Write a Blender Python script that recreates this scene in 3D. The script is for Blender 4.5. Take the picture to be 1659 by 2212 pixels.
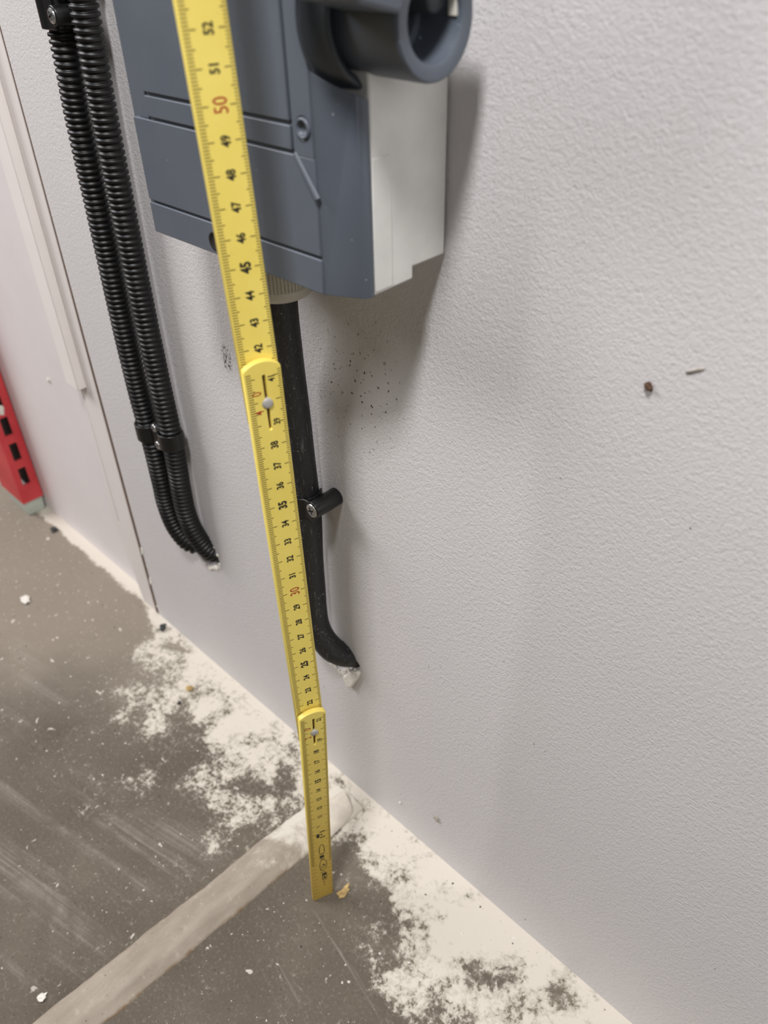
import bpy, bmesh, math, random
from mathutils import Vector, Matrix, noise
random.seed(7)
sc = bpy.context.scene
for o in list(bpy.data.objects): bpy.data.objects.remove(o, do_unlink=True)
PI = math.pi

# ------------------------------------------------------------------ camera
R_RIGHT = Vector((0.71746452, 0.69625005, -0.02192111))
R_UP = Vector((-0.40996873, 0.44748377, 0.79478545))
R_FWD = Vector((-0.56317875, 0.56124340, -0.60649448))
CAM = Vector((0.23427486, -0.23793255, 0.54596769))
FPX = 1715.0254
cam = bpy.data.cameras.new('camera')
camo = bpy.data.objects.new('camera', cam); sc.collection.objects.link(camo)
m = Matrix((R_RIGHT, R_UP, -R_FWD)).transposed().to_4x4(); m.translation = CAM
camo.matrix_world = m
cam.sensor_fit = 'HORIZONTAL'; cam.sensor_width = 36.0
cam.lens = FPX / 1659.0 * 36.0
cam.clip_start = 0.01
cam.dof.use_dof = True; cam.dof.focus_distance = 0.40; cam.dof.aperture_fstop = 13.0
sc.camera = camo

# ------------------------------------------------------------------ world, lamps, exposure
w = bpy.data.worlds.new('room_light'); sc.world = w; w.use_nodes = True
bg = w.node_tree.nodes['Background']
bg.inputs[0].default_value = (1.0, 0.93, 0.86, 1); bg.inputs[1].default_value = 0.06

def area_lamp(name, loc, target, size, watts, col):
    l = bpy.data.lights.new(name, 'AREA'); l.shape = 'RECTANGLE'
    l.size, l.size_y = size; l.energy = watts; l.color = col
    o = bpy.data.objects.new(name, l); sc.collection.objects.link(o)
    o.location = loc
    o.rotation_euler = (Vector(target) - Vector(loc)).to_track_quat('-Z', 'Y').to_euler()
    return o
area_lamp('ceiling_lamp', (0.22, -0.40, 1.12), (0.0, 0, 0.30), (0.11, 0.11), 6.8, (1.0, 0.985, 0.99))
area_lamp('far_ceiling_lamp', (-1.6, -1.0, 1.75), (-0.5, 0, 0.25), (1.2, 0.9), 43.0, (1.0, 0.97, 0.98))
area_lamp('side_fill', (2.2, -0.7, 1.0), (0.03, -0.02, 0.47), (1.4, 1.4), 9.0, (1.0, 0.98, 0.98))  # added soft fill from an unseen source, brightens the box's right side
sc.view_settings.view_transform = 'Standard'
try: sc.view_settings.look = 'None'
except Exception: pass
sc.view_settings.gamma = 1.0
sc.view_settings.use_curve_mapping = False
sc.view_settings.exposure = 0.0

# ------------------------------------------------------------------ helpers
def link(o, parent=None):
    sc.collection.objects.link(o)
    if parent is not None: o.parent = parent
    return o

def mesh_obj(name, verts, faces, mat, parent=None, smooth=False):
    me = bpy.data.meshes.new(name); me.from_pydata([tuple(v) for v in verts], [], faces); me.update()
    if mat: me.materials.append(mat)
    if smooth:
        for p in me.polygons: p.use_smooth = True
    return link(bpy.data.objects.new(name, me), parent)

def bm_obj(name, bm, mat, parent=None, smooth=False):
    bmesh.ops.recalc_face_normals(bm, faces=bm.faces)
    me = bpy.data.meshes.new(name); bm.to_mesh(me); bm.free()
    if mat: me.materials.append(mat)
    if smooth:
        for p in me.polygons: p.use_smooth = True
    return link(bpy.data.objects.new(name, me), parent)

def empty(name, loc=(0, 0, 0)):
    o = bpy.data.objects.new(name, None); o.location = loc; o.empty_display_size = 0.01
    return link(o)

def tag(o, label=None, cat=None, group=None, kind=None):
    if label: o['label'] = label
    if cat: o['category'] = cat
    if group: o['group'] = group
    if kind: o['kind'] = kind
    return o

def put(bm, pts_bottom, pts_top):
    """prism between two loops of points"""
    a = [bm.verts.new(p) for p in pts_bottom]; b = [bm.verts.new(p) for p in pts_top]
    n = len(a)
    bm.faces.new(a); bm.faces.new(b)
    for i in range(n): bm.faces.new((a[i], a[(i+1) % n], b[(i+1) % n], b[i]))

def box(bm, x0, x1, y0, y1, z0, z1):
    put(bm, [(x0,y0,z0),(x1,y0,z0),(x1,y1,z0),(x0,y1,z0)], [(x0,y0,z1),(x1,y0,z1),(x1,y1,z1),(x0,y1,z1)])

def prism_xy(bm, pts, z0, z1): put(bm, [(x,y,z0) for x,y in pts], [(x,y,z1) for x,y in pts])
def prism_xz(bm, pts, y0, y1): put(bm, [(x,y0,z) for x,z in pts], [(x,y1,z) for x,z in pts])
def prism_yz(bm, pts, x0, x1): put(bm, [(x0,y,z) for y,z in pts], [(x1,y,z) for y,z in pts])

def bevel(o, width, seg=2, angle=35):
    md = o.modifiers.new('bevel', 'BEVEL'); md.width = width; md.segments = seg
    md.limit_method = 'ANGLE'; md.angle_limit = math.radians(angle); md.harden_normals = False
    for p in o.data.polygons: p.use_smooth = True
    try: o.data.set_sharp_from_angle(angle=math.radians(40))
    except Exception: pass
    return o

def cut(o, cutters, solver='EXACT'):
    """carve the cutters out of o and bake the result"""
    for c in cutters:
        md = o.modifiers.new('cut', 'BOOLEAN'); md.operation = 'DIFFERENCE'; md.object = c; md.solver = solver
    dg = bpy.context.evaluated_depsgraph_get(); dg.update()
    me = bpy.data.meshes.new_from_object(o.evaluated_get(dg))
    mats = list(o.data.materials)
    o.modifiers.clear(); o.data = me
    me.materials.clear()
    for mm in mats: me.materials.append(mm)
    for c in cutters: bpy.data.objects.remove(c, do_unlink=True)
    return o

def frame_for(d):
    d = d.normalized(); up = Vector((0, 0, 1)) if abs(d.z) < 0.9 else Vector((1, 0, 0))
    a = d.cross(up).normalized(); return a, a.cross(d).normalized()

def lathe(bm, axis_pt, axis_dir, prof, n=48, close=False):
    """prof = [(along, radius)...] revolved around the axis"""
    a, b = frame_for(Vector(axis_dir)); d = Vector(axis_dir).normalized(); P = Vector(axis_pt)
    rings = []
    for t, r in prof:
        if r < 1e-7: rings.append([bm.verts.new(P + d*t)])
        else: rings.append([bm.verts.new(P + d*t + (a*math.cos(2*PI*i/n) + b*math.sin(2*PI*i/n))*r) for i in range(n)])
    for r0, r1 in zip(rings, rings[1:]):
        for i in range(n):
            j = (i+1) % n
            if len(r0) == 1 and len(r1) == 1: continue
            if len(r0) == 1: bm.faces.new((r0[0], r1[i], r1[j]))
            elif len(r1) == 1: bm.faces.new((r0[i], r0[j], r1[0]))
            else: bm.faces.new((r0[i], r0[j], r1[j], r1[i]))

def catmull(pts, per=12):
    P = [Vector(p) for p in pts]; P = [2*P[0]-P[1]] + P + [2*P[-1]-P[-2]]
    out = []
    for i in range(1, len(P)-2):
        for k in range(per):
            t = k/per; a, b, c, d = P[i-1], P[i], P[i+1], P[i+2]
            out.append(0.5*((2*b) + (c-a)*t + (2*a-5*b+4*c-d)*t*t + (3*b-a-3*c+d)*t**3))
    out.append(P[-2]); return out

def resample(path, step):
    out = [path[0].copy()]; acc = 0.0
    for a, b in zip(path, path[1:]):
        L = (b-a).length
        if L < 1e-9: continue
        t = step - acc
        while t <= L:
            out.append(a + (b-a)*(t/L)); t += step
        acc = (acc + L) % step
    return out

def sweep(bm, path, rad, n=24, caps=True):
    prev = None; rings = []
    N = len(path)
    a = None
    for i, p in enumerate(path):
        d = (path[min(i+1, N-1)] - path[max(i-1, 0)]).normalized()
        if a is None: a, b = frame_for(d)
        a = (a - d*a.dot(d)).normalized(); b = d.cross(a)
        r = rad(i) if callable(rad) else rad
        rings.append([bm.verts.new(p + (a*math.cos(2*PI*k/n) + b*math.sin(2*PI*k/n))*r) for k in range(n)])
    for r0, r1 in zip(rings, rings[1:]):
        for k in range(n): bm.faces.new((r0[k], r0[(k+1) % n], r1[(k+1) % n], r1[k]))
    if caps: bm.faces.new(rings[0]); bm.faces.new(rings[-1])

# ------------------------------------------------------------------ materials
def s2l(c):
    return tuple(((v/255)/12.92 if v/255 <= 0.04045 else (((v/255)+0.055)/1.055)**2.4) for v in c) + (1.0,)

class NT:
    def __init__(self, name):
        self.m = bpy.data.materials.new(name); self.m.use_nodes = True
        self.t = self.m.node_tree; self.n = self.t.nodes; self.l = self.t.links
        self.b = self.n['Principled BSDF']
        tc = self.n.new('ShaderNodeTexCoord'); self.obj = tc.outputs['Object']
    def set(self, **k):
        for a, v in k.items():
            nm = a.replace('_', ' ')
            for i in self.b.inputs:
                if i.name.lower() == nm.lower():
                    if hasattr(v, 'is_linked'): self.l.new(v, i)
                    else: i.default_value = v
        return self
    def noise(self, scale, detail=4, rough=0.55, dist=0.0, vec=None, out='Fac'):
        x = self.n.new('ShaderNodeTexNoise'); x.inputs['Scale'].default_value = scale
        x.inputs['Detail'].default_value = detail; x.inputs['Roughness'].default_value = rough
        x.inputs['Distortion'].default_value = dist
        self.l.new(vec or self.obj, x.inputs['Vector']); return x.outputs[out]
    def ramp(self, fac, stops, interp='LINEAR'):
        r = self.n.new('ShaderNodeValToRGB'); r.color_ramp.interpolation = interp
        e = r.color_ramp.elements
        while len(e) < len(stops): e.new(0.5)
        for i, (p, c) in enumerate(stops):
            e[i].position = p; e[i].color = c if len(c) == 4 else tuple(c) + (1,)
        self.l.new(fac, r.inputs['Fac']); return r.outputs['Color']
    def mask(self, fac, lo, hi):
        r = self.n.new('ShaderNodeMapRange'); r.clamp = True; r.interpolation_type = 'SMOOTHSTEP'
        r.inputs['From Min'].default_value = lo; r.inputs['From Max'].default_value = hi
        self.l.new(fac, r.inputs['Value']); return r.outputs['Result']
    def mix(self, fac, a, b):
        x = self.n.new('ShaderNodeMix'); x.data_type = 'RGBA'
        for v, i in ((fac, x.inputs['Factor']), (a, x.inputs['A']), (b, x.inputs['B'])):
            pass
        A = [i for i in x.inputs if i.name == 'A' and i.type == 'RGBA'][0]
        B = [i for i in x.inputs if i.name == 'B' and i.type == 'RGBA'][0]
        F = x.inputs[0]
        for v, i in ((fac, F), (a, A), (b, B)):
            if hasattr(v, 'is_linked'): self.l.new(v, i)
            else: i.default_value = v
        return [o for o in x.outputs if o.type == 'RGBA'][0]
    def math(self, op, a, b=0.0, c=0.0):
        x = self.n.new('ShaderNodeMath'); x.operation = op
        for v, i in ((a, x.inputs[0]), (b, x.inputs[1]), (c, x.inputs[2])):
            if hasattr(v, 'is_linked'): self.l.new(v, i)
            else: i.default_value = v
        return x.outputs[0]
    def xyz(self):
        s = self.n.new('ShaderNodeSeparateXYZ'); self.l.new(self.obj, s.inputs[0]); return s.outputs
    def mapping(self, loc=(0,0,0), rot=(0,0,0), scale=(1,1,1)):
        x = self.n.new('ShaderNodeMapping'); self.l.new(self.obj, x.inputs['Vector'])
        x.inputs['Location'].default_value = loc; x.inputs['Rotation'].default_value = rot
        x.inputs['Scale'].default_value = scale; return x.outputs[0]
    def dist(self, p, scale=(1,1,1)):
        sub = self.n.new('ShaderNodeVectorMath'); sub.operation = 'SUBTRACT'
        self.l.new(self.obj, sub.inputs[0]); sub.inputs[1].default_value = p
        mu = self.n.new('ShaderNodeVectorMath'); mu.operation = 'MULTIPLY'
        self.l.new(sub.outputs[0], mu.inputs[0]); mu.inputs[1].default_value = scale
        ln = self.n.new('ShaderNodeVectorMath'); ln.operation = 'LENGTH'
        self.l.new(mu.outputs[0], ln.inputs[0]); return ln.outputs['Value']
    def bump(self, h, strength=0.5, dist=0.001, prev=None):
        x = self.n.new('ShaderNodeBump'); x.inputs['Strength'].default_value = strength
        x.inputs['Distance'].default_value = dist; self.l.new(h, x.inputs['Height'])
        if prev: self.l.new(prev, x.inputs['Normal'])
        self.l.new(x.outputs[0], self.b.inputs['Normal']); return x.outputs[0]

def plain(name, rgb, rough=0.5, metal=0.0, var=0.06, scale=60, bumps=None):
    t = NT(name); c = s2l(rgb)
    lo = tuple(v*(1-var) for v in c[:3]) + (1,); hi = tuple(min(1, v*(1+var)) for v in c[:3]) + (1,)
    col = t.ramp(t.noise(scale, 3), [(0.3, lo), (0.7, hi)])
    t.set(Base_Color=col, Roughness=rough, Metallic=metal)
    if bumps: t.bump(t.noise(bumps[0], 3), bumps[1], bumps[2])
    return t.m

def wall_mat():
    t = NT('painted_wall')
    base = t.ramp(t.noise(6, 3), [(0.3, s2l((212, 209, 210))), (0.7, s2l((218, 215, 214)))])
    fine = t.noise(900, 3, 0.6, 0.2); mid = t.noise(430, 2, 0.5, 0.1)
    # specks of dirt
    sp = t.mask(t.noise(330, 1.0, 0.5), 0.765, 0.80)
    reg = t.mask(t.noise(14, 2), 0.45, 0.6)
    col = t.mix(t.math('MULTIPLY', sp, reg), base, s2l((110, 100, 92)))
    # cluster of drill dust in front of the box shadow
    d = t.mask(t.dist((-0.02, 0, 0.355), (1, 1, 0.8)), 0.045, 0.01)
    sp2 = t.mask(t.noise(420, 1.5, 0.5), 0.655, 0.69)
    col = t.mix(t.math('MULTIPLY', d, sp2), col, s2l((52, 45, 40)))
    # dark scribble left of the ruler
    d = t.mask(t.dist((-0.1318, 0, 0.3365), (1.5, 1, 0.8)), 0.0085, 0.005)
    st = t.mask(t.noise(1, 2, 0.6, 1.0, vec=t.mapping(rot=(0, 0.5, 0), scale=(900, 900, 350))), 0.5, 0.56)
    col = t.mix(t.math('MULTIPLY', d, st), col, s2l((70, 68, 66)))
    # faint grubby scuff band
    d = t.mask(t.dist((0.005, 0, 0.19), (0.6, 1, 1.4)), 0.06, 0.01)
    st = t.mask(t.noise(1, 4, 0.7, 0.6, vec=t.mapping(rot=(0, 0.6, 0), scale=(500, 500, 160))), 0.64, 0.72)
    col = t.mix(t.math('MULTIPLY', t.math('MULTIPLY', d, st), 0.6), col, s2l((120, 112, 104)))
    t.set(Base_Color=col, Roughness=0.62, Specular_IOR_Level=0.35)
    h = t.math('ADD', t.math('MULTIPLY', fine, 0.75), t.math('MULTIPLY', mid, 0.7))
    t.bump(h, 0.8, 0.0006)
    return t.m

def smooth_white(name, rgb=(214, 211, 209)):
    t = NT(name)
    base = t.ramp(t.noise(20, 3), [(0.3, s2l(tuple(v-4 for v in rgb))), (0.7, s2l(rgb))])
    t.set(Base_Color=base, Roughness=0.5)
    t.bump(t.noise(500, 2), 0.12, 0.0004)
    return t.m

def streak_map(t, ang, sx, sy):
    x = t.n.new('ShaderNodeMapping'); x.vector_type = 'TEXTURE'; t.l.new(t.obj, x.inputs['Vector'])
    x.inputs['Rotation'].default_value = (0, 0, math.radians(ang)); x.inputs['Scale'].default_value = (1/sx, 1/sy, 1)
    return x.outputs[0]

def floor_colour(t):
    x, y, z = t.xyz()
    n1 = t.noise(9, 4, 0.6); n2 = t.noise(420, 3, 0.7)
    base = t.ramp(n1, [(0.3, s2l((90, 82, 71))), (0.55, s2l((104, 96, 84))), (0.75, s2l((120, 111, 98)))])
    base = t.mix(t.mask(n2, 0.5, 0.8), base, s2l((128, 119, 106)))
    base = t.mix(t.mask(t.noise(600, 2, 0.6), 0.60, 0.75), base, s2l((70, 63, 54)))
    # paler concrete towards the far end
    far = t.mask(t.math('SUBTRACT', t.math('ADD', x, t.math('MULTIPLY', n1, -0.12)), y), -0.14, -0.38)
    base = t.mix(t.math('MULTIPLY', far, 0.55), base, s2l((166, 156, 142)))
    # trowel streaks left of the strip
    s1 = t.mask(t.noise(1, 3, 0.6, 0.1, vec=streak_map(t, 12, 3.0, 60)), 0.48, 0.66)
    s2 = t.mask(t.noise(1, 6, 0.7, 0.1, vec=streak_map(t, 13, 8, 420)), 0.42, 0.66)
    reg = t.math('MULTIPLY', t.mask(y, -0.075, -0.125), t.mask(x, -0.05, -0.11))
    reg = t.math('MULTIPLY', reg, t.mask(t.noise(7, 5, 0.7, 0.5), 0.40, 0.54))
    st = t.math('MULTIPLY', t.math('MULTIPLY', s1, t.math('ADD', t.math('MULTIPLY', s2, 0.75), 0.25)), reg)
    base = t.mix(t.math('MULTIPLY', st, 0.55), base, s2l((170, 164, 154)))
    s3 = t.mask(t.noise(1, 5, 0.7, 0.2, vec=streak_map(t, -12, 6, 160)), 0.60, 0.74)
    base = t.mix(t.math('MULTIPLY', t.math('MULTIPLY', s3, t.mask(x, -0.02, 0.03)), 0.5), base, s2l((168, 160, 148)))
    # fine white dusting and small splashes
    dust = t.mask(t.noise(170, 9, 0.8, 0.2), 0.565, 0.66)
    dreg = t.math('MULTIPLY', t.mask(t.noise(17, 5, 0.65), 0.40, 0.60), t.mask(y, -0.42, -0.05))
    base = t.mix(t.math('MULTIPLY', t.math('MULTIPLY', dust, dreg), 0.8), base, s2l((198, 190, 177)))
    base = t.mix(t.math('MULTIPLY', t.mask(t.noise(95, 5, 0.6, 0.3), 0.665, 0.69), t.mask(y, -0.5, -0.1)), base, s2l((205, 198, 186)))
    # spilled paint along the wall
    near = t.mask(x, -0.345, -0.22)
    right = t.mask(x, 0.03, 0.13)
    gapz = t.math('MULTIPLY', t.mask(x, -0.045, -0.01), t.mask(x, 0.085, 0.0))
    wid = t.math('ADD', t.math('ADD', t.math('MULTIPLY', near, 0.052), 0.003), t.math('SUBTRACT', t.math('MULTIPLY', right, 0.010), t.math('MULTIPLY', gapz, 0.030)))
    yy = t.math('DIVIDE', t.math('MULTIPLY', y, -1.0), wid)
    nb = t.noise(30, 10, 0.70, 0.35); nf = t.noise(210, 7, 0.75, 0.3); nl = t.noise(15, 2)
    nn = t.math('ADD', t.math('ADD', t.math('MULTIPLY', nb, 1.35), t.math('MULTIPLY', nf, 1.15)), t.math('MULTIPLY', nl, 0.9))
    val = t.math('SUBTRACT', t.math('ADD', nn, -1.41), t.math('MULTIPLY', yy, 0.245))
    paint = t.mask(val, -0.01, 0.045)
    thin = t.math('MULTIPLY', t.mask(val, -0.17, 0.03), t.mask(t.noise(330, 6, 0.8, 0.2), 0.40, 0.62))
    base = t.mix(t.math('MULTIPLY', thin, 0.55), base, s2l((190, 182, 168)))
    thick = t.mask(val, 0.0, 0.25)
    whites = t.mix(thick, s2l((184, 178, 163)), s2l((217, 210, 197)))
    whites = t.mix(t.math('MULTIPLY', t.mask(t.noise(230, 6, 0.75), 0.57, 0.68), t.math('SUBTRACT', 1.0, thick)), whites, s2l((150, 140, 124)))
    whites = t.mix(t.math('MULTIPLY', t.mask(t.noise(120, 3, 0.6), 0.70, 0.73), 0.8), whites, s2l((122, 112, 98)))
    col = t.mix(paint, base, whites)
    return col, paint, n2

def floor_mat():
    t = NT('stained_concrete')
    col, paint, n2 = floor_colour(t)
    rough = t.math('SUBTRACT', 0.78, t.math('MULTIPLY', paint, 0.2))
    t.set(Base_Color=col, Roughness=rough, Specular_IOR_Level=0.35)
    h = t.math('ADD', t.math('MULTIPLY', n2, 0.5), t.math('MULTIPLY', paint, 0.6))
    t.bump(h, 0.5, 0.0006)
    return t.m

def strip_mat():
    t = NT('joint_filler')
    x, y, z = t.xyz()
    c = t.ramp(t.noise(1, 4, 0.6, 0.1, vec=t.mapping(scale=(120, 30, 60))), [(0.3, s2l((150, 139, 124))), (0.7, s2l((172, 161, 146)))])
    c = t.mix(t.math('MULTIPLY', t.mask(t.noise(190, 6, 0.75), 0.55, 0.7), 0.5), c, s2l((190, 180, 166)))
    c = t.mix(t.mask(t.noise(330, 3, 0.7), 0.67, 0.72), c, s2l((84, 72, 62)))
    xe = t.math('SUBTRACT', t.math('ADD', x, t.math('MULTIPLY', t.noise(90, 5, 0.75), 0.004)), t.math('MULTIPLY', t.math('ADD', y, 0.227), 0.052))
    edge = t.math('MULTIPLY', t.mask(xe, -0.0368, -0.0345), t.mask(t.noise(75, 4, 0.7), 0.38, 0.56))
    c = t.mix(t.math('MULTIPLY', edge, 0.75), c, s2l((128, 98, 62)))
    nn = t.noise(46, 8, 0.65, 0.3)
    p = t.mask(t.math('ADD', t.math('MULTIPLY', nn, 0.6), t.math('MULTIPLY', y, 3.2)), 0.02, 0.16)
    c = t.mix(p, c, s2l((218, 212, 198)))
    t.set(Base_Color=c, Roughness=0.75)
    t.bump(t.noise(300, 4, 0.6), 0.35, 0.0006)
    return t.m

def grey_plastic():
    t = NT('grey_abs_plastic')
    c = t.ramp(t.noise(18, 3), [(0.3, s2l((84, 91, 102))), (0.7, s2l((93, 100, 108)))])
    c = t.mix(t.math('MULTIPLY', t.mask(t.noise(500, 2, 0.5), 0.735, 0.78), 0.8), c, s2l((185, 188, 190)))
    t.set(Base_Color=c, Roughness=t.math('ADD', 0.34, t.math('MULTIPLY', t.noise(30, 3), 0.15)))
    t.bump(t.noise(1400, 2), 0.06, 0.0003)
    return t.m

def ruler_mat(name='yellow_lacquer'):
    t = NT(name)
    x, y, z = t.xyz()
    c = t.ramp(t.noise(30, 4), [(0.3, s2l((240, 216, 100))), (0.7, s2l((248, 227, 116)))])
    low = t.mask(z, 0.24, 0.0)                     # browner and darker towards the foot of the ruler
    c = t.mix(t.math('MULTIPLY', low, 0.75), c, s2l((190, 152, 62)))
    c = t.mix(t.math('MULTIPLY', t.mask(t.noise(240, 4, 0.7), 0.66, 0.76), 0.35), c, s2l((150, 126, 60)))
    t.set(Base_Color=c, Roughness=0.42)
    return t.m

def rubber_cable():
    t = NT('black_rubber')
    v = t.mapping(scale=(900, 900, 90))
    sc_ = t.mask(t.noise(1, 4, 0.7, 0.3, vec=v), 0.56, 0.74)
    c = t.mix(t.math('MULTIPLY', sc_, 0.5), s2l((27, 27, 29)), s2l((120, 120, 120)))
    c = t.mix(t.math('MULTIPLY', t.mask(t.noise(900, 2), 0.70, 0.74), 0.8), c, s2l((190, 188, 184)))
    t.set(Base_Color=c, Roughness=0.55)
    t.bump(t.noise(500, 3), 0.2, 0.0003)
    return t.m

def red_paint():
    t = NT('red_powder_coat')
    c = t.ramp(t.noise(40, 3), [(0.3, s2l((196, 50, 58))), (0.7, s2l((214, 68, 72)))])
    t.set(Base_Color=c, Roughness=0.45); return t.m

M = dict(
    wall=wall_mat(), floor=floor_mat(), strip=strip_mat(), grey=grey_plastic(), yellow=ruler_mat(),
    cable=rubber_cable(), red=red_paint(),
    panel=smooth_white('smooth_panel_paint', (236, 231, 231)), trim=smooth_white('trim_gloss_paint', (236, 230, 227)),
    batten=smooth_white('batten_paint', (246, 240, 236)),
    white=plain('light_grey_plastic', (222, 222, 217), 0.4, bumps=(1200, 0.05, 0.0003)),
    gland=plain('pale_grey_nylon', (176, 172, 160), 0.45),
    black=plain('black_nylon', (20, 20, 21), 0.34, var=0.15, scale=200),
    conduit=plain('black_corrugated_plastic', (9, 9, 10), 0.46, var=0.25, scale=200),
    zinc=plain('zinc_screw', (190, 190, 188), 0.28, 0.9), rivet=plain('aluminium_rivet', (182, 179, 174), 0.5, 0.15),
    ink=plain('black_ink', (40, 34, 22), 0.6), tick=plain('tick_ink', (104, 86, 44), 0.6), red_ink=plain('red_ink', (176, 58, 30), 0.6),
    slot=plain('dark_slot', (92, 66, 40), 0.7), dark=plain('void_shade', (26, 20, 16), 0.9),  # void colour stands for shade in recesses and behind holes
    brown=plain('dark_brown', (92, 68, 50), 0.9, var=0.25, scale=90),  # brown standing for shade in the wall gap and holes; a crumb shares it
    plaster=plain('raw_plaster', (232, 228, 218), 0.85, var=0.08, scale=300, bumps=(500, 0.6, 0.001)),
    paper=plain('peeled_tape', (212, 204, 190), 0.75, var=0.12, scale=120, bumps=(200, 0.5, 0.001)),
    coal=plain('dark_rubber_crumb', (58, 60, 60), 0.7, var=0.3, scale=300),
    foam=plain('yellow_foam_crumb', (196, 168, 112), 0.85, var=0.2, scale=400, bumps=(600, 0.6, 0.001)),
    dustchip=plain('grey_grit', (176, 168, 156), 0.85, var=0.3, scale=300),
    sock=plain('dark_shaded_socket_plastic', (58, 63, 68), 0.4), tab=plain('ivory_plastic', (226, 222, 210), 0.4),
    clear=plain('milky_foot', (190, 200, 190), 0.3),
)

# ------------------------------------------------------------------ the setting
# right wall with the two rough cable holes
bm = bmesh.new(); box(bm, -0.3195, 0.95, 0.0, 0.06, -0.0005, 1.25)
wall = bm_obj('wall_right', bm, M['wall']); tag(wall, 'off-white textured painted wall', kind='structure')
hole_cable = [(-0.0665,0.1495),(-0.058,0.1535),(-0.044,0.153),(-0.0340,0.150),(-0.0310,0.1475),(-0.0310,0.1435),(-0.0395,0.138),(-0.040,0.1345),(-0.0445,0.134),(-0.047,0.1292),(-0.0525,0.1275),(-0.0575,0.1285),(-0.0632,0.1275),(-0.0665,0.134)]
hole_cond = [(-0.2325,0.150),(-0.228,0.1585),(-0.205,0.163),(-0.192,0.1595),(-0.1865,0.152),(-0.1855,0.146),(-0.1885,0.1415),(-0.195,0.1395),(-0.2015,0.1345),(-0.212,0.1345),(-0.224,0.1375),(-0.231,0.142)]
cutters = []
for h in (hole_cable, hole_cond):
    b = bmesh.new(); prism_xz(b, h, -0.01, 0.045); cutters.append(bm_obj('cutter', b, None))
cut(wall, cutters)
def plaster_rim(pts, side, parent, seed):
    """crumbled bright plaster exposed round a hole, each lump its own piece"""
    rnd = random.Random(seed)
    for (x, z, s) in side:
        b = bmesh.new()
        bmesh.ops.create_icosphere(b, subdivisions=2, radius=1.0)
        for v in b.verts:
            k = 0.75 + 0.5*noise.noise(v.co*1.7 + Vector((x*900, z*700, seed)))
            v.co = Vector((x + v.co.x*s*k, -0.0003 + v.co.y*s*0.45*k, z + v.co.z*s*0.75*k))
        bm_obj('plaster_crumb', b, M['plaster'], parent)
for h in (hole_cable, hole_cond):
    b = bmesh.new(); cxh = sum(p[0] for p in h)/len(h); czh = sum(p[1] for p in h)/len(h)
    prism_xz(b, [(cxh+(px-cxh)*1.15, czh+(pz-czh)*1.15) for px, pz in h], 0.0050, 0.0060); bm_obj('hole_shade', b, M['brown'], wall)  # flat brown plate whose colour stands for the shade inside the hole
plaster_rim(hole_cable, [(-0.0625,0.1292,0.0028),(-0.0595,0.1275,0.0030),(-0.0560,0.1272,0.0028),(-0.0520,0.1262,0.0030),(-0.0485,0.1265,0.0028),(-0.0465,0.1305,0.0024),(-0.0425,0.1352,0.0022),(-0.0360,0.1405,0.0020)], wall, 3)
plaster_rim(hole_cond, [(-0.208,0.1325,0.0024),(-0.201,0.1318,0.0030),(-0.197,0.1345,0.0034),(-0.192,0.1375,0.0034),(-0.188,0.1405,0.0028),(-0.1862,0.145,0.0020),(-0.1868,0.1535,0.0022),(-0.1905,0.1592,0.0018)], wall, 5)
# the loose flap of paint below the cable hole
b = bmesh.new()
flap = [(-0.0405,0.1352),(-0.0368,0.1395),(-0.0322,0.1425),(-0.0302,0.1412),(-0.0312,0.1365),(-0.0345,0.1295),(-0.0385,0.1218),(-0.0418,0.1200),(-0.0455,0.1222),(-0.0468,0.1262),(-0.0435,0.1300)]
va = [b.verts.new((x, -0.0026 + 0.0024*max(0.0, min(1.0, (z-0.121)/0.02))*0 - 0.0009*math.sin((x+0.047)*190), z)) for x, z in flap]
vb = [b.verts.new((v.co.x, v.co.y + 0.0028, v.co.z)) for v in va]
b.faces.new(va); b.faces.new(vb[::-1])
for i in range(len(va)): b.faces.new((va[i], va[(i+1) % len(va)], vb[(i+1) % len(va)], vb[i]))
fo = bm_obj('paint_flap', b, M['plaster'], wall); bevel(fo, 0.0007, 2)
fo['label'] = 'torn flap of white paint below the cable hole'

# wall beyond the gap: recessed panel, dark gap, trim board and batten
bm = bmesh.new(); box(bm, -3.0, -0.3555, 0.010, 0.07, -0.0005, 1.25)
tag(bm_obj('wall_left', bm, M['panel']), 'smooth white panel wall left of the vertical gap', kind='structure')
bm = bmesh.new(); box(bm, -0.3600, -0.3185, 0.020, 0.03, 0.0, 1.25)
box(bm, -0.3290, -0.3190, 0.0002, 0.0195, 0.0, 1.25)  # strip almost flush with the wall, its brown standing for the gap's shade
tag(bm_obj('wall_back', bm, M['brown']), 'brown-stained strip filling the vertical gap, its shade put into the colour', kind='structure')
edge = [(-0.3465,0.0),(-0.3500,0.020),(-0.3530,0.045),(-0.3590,0.066),(-0.3660,0.085),(-0.3665,0.105),(-0.3620,0.130),(-0.3560,0.155),(-0.3555,0.20),(-0.3555,1.25)]
def gapx(z): return -0.3240 - 0.0004*math.sin(z*19) - 0.0006*max(0, 0.30 - z)/0.30 + 0.0024*max(0.0, min(1.0, (z-0.27)/0.12))
right = [(gapx(z), z) for z in (1.25, 0.5, 0.42, 0.36, 0.30, 0.24, 0.18, 0.12, 0.06, 0.0)]
bm = bmesh.new(); prism_xz(bm, edge + right, -0.0002, 0.019)
tr = bm_obj('trim_1', bm, M['trim']); bevel(tr, 0.0009, 2); tag(tr, 'flat white trim board beside the gap', kind='structure')
bm = bmesh.new(); box(bm, -0.3590, -0.3395, -0.0080, -0.0002, 0.2425, 1.25)
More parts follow.
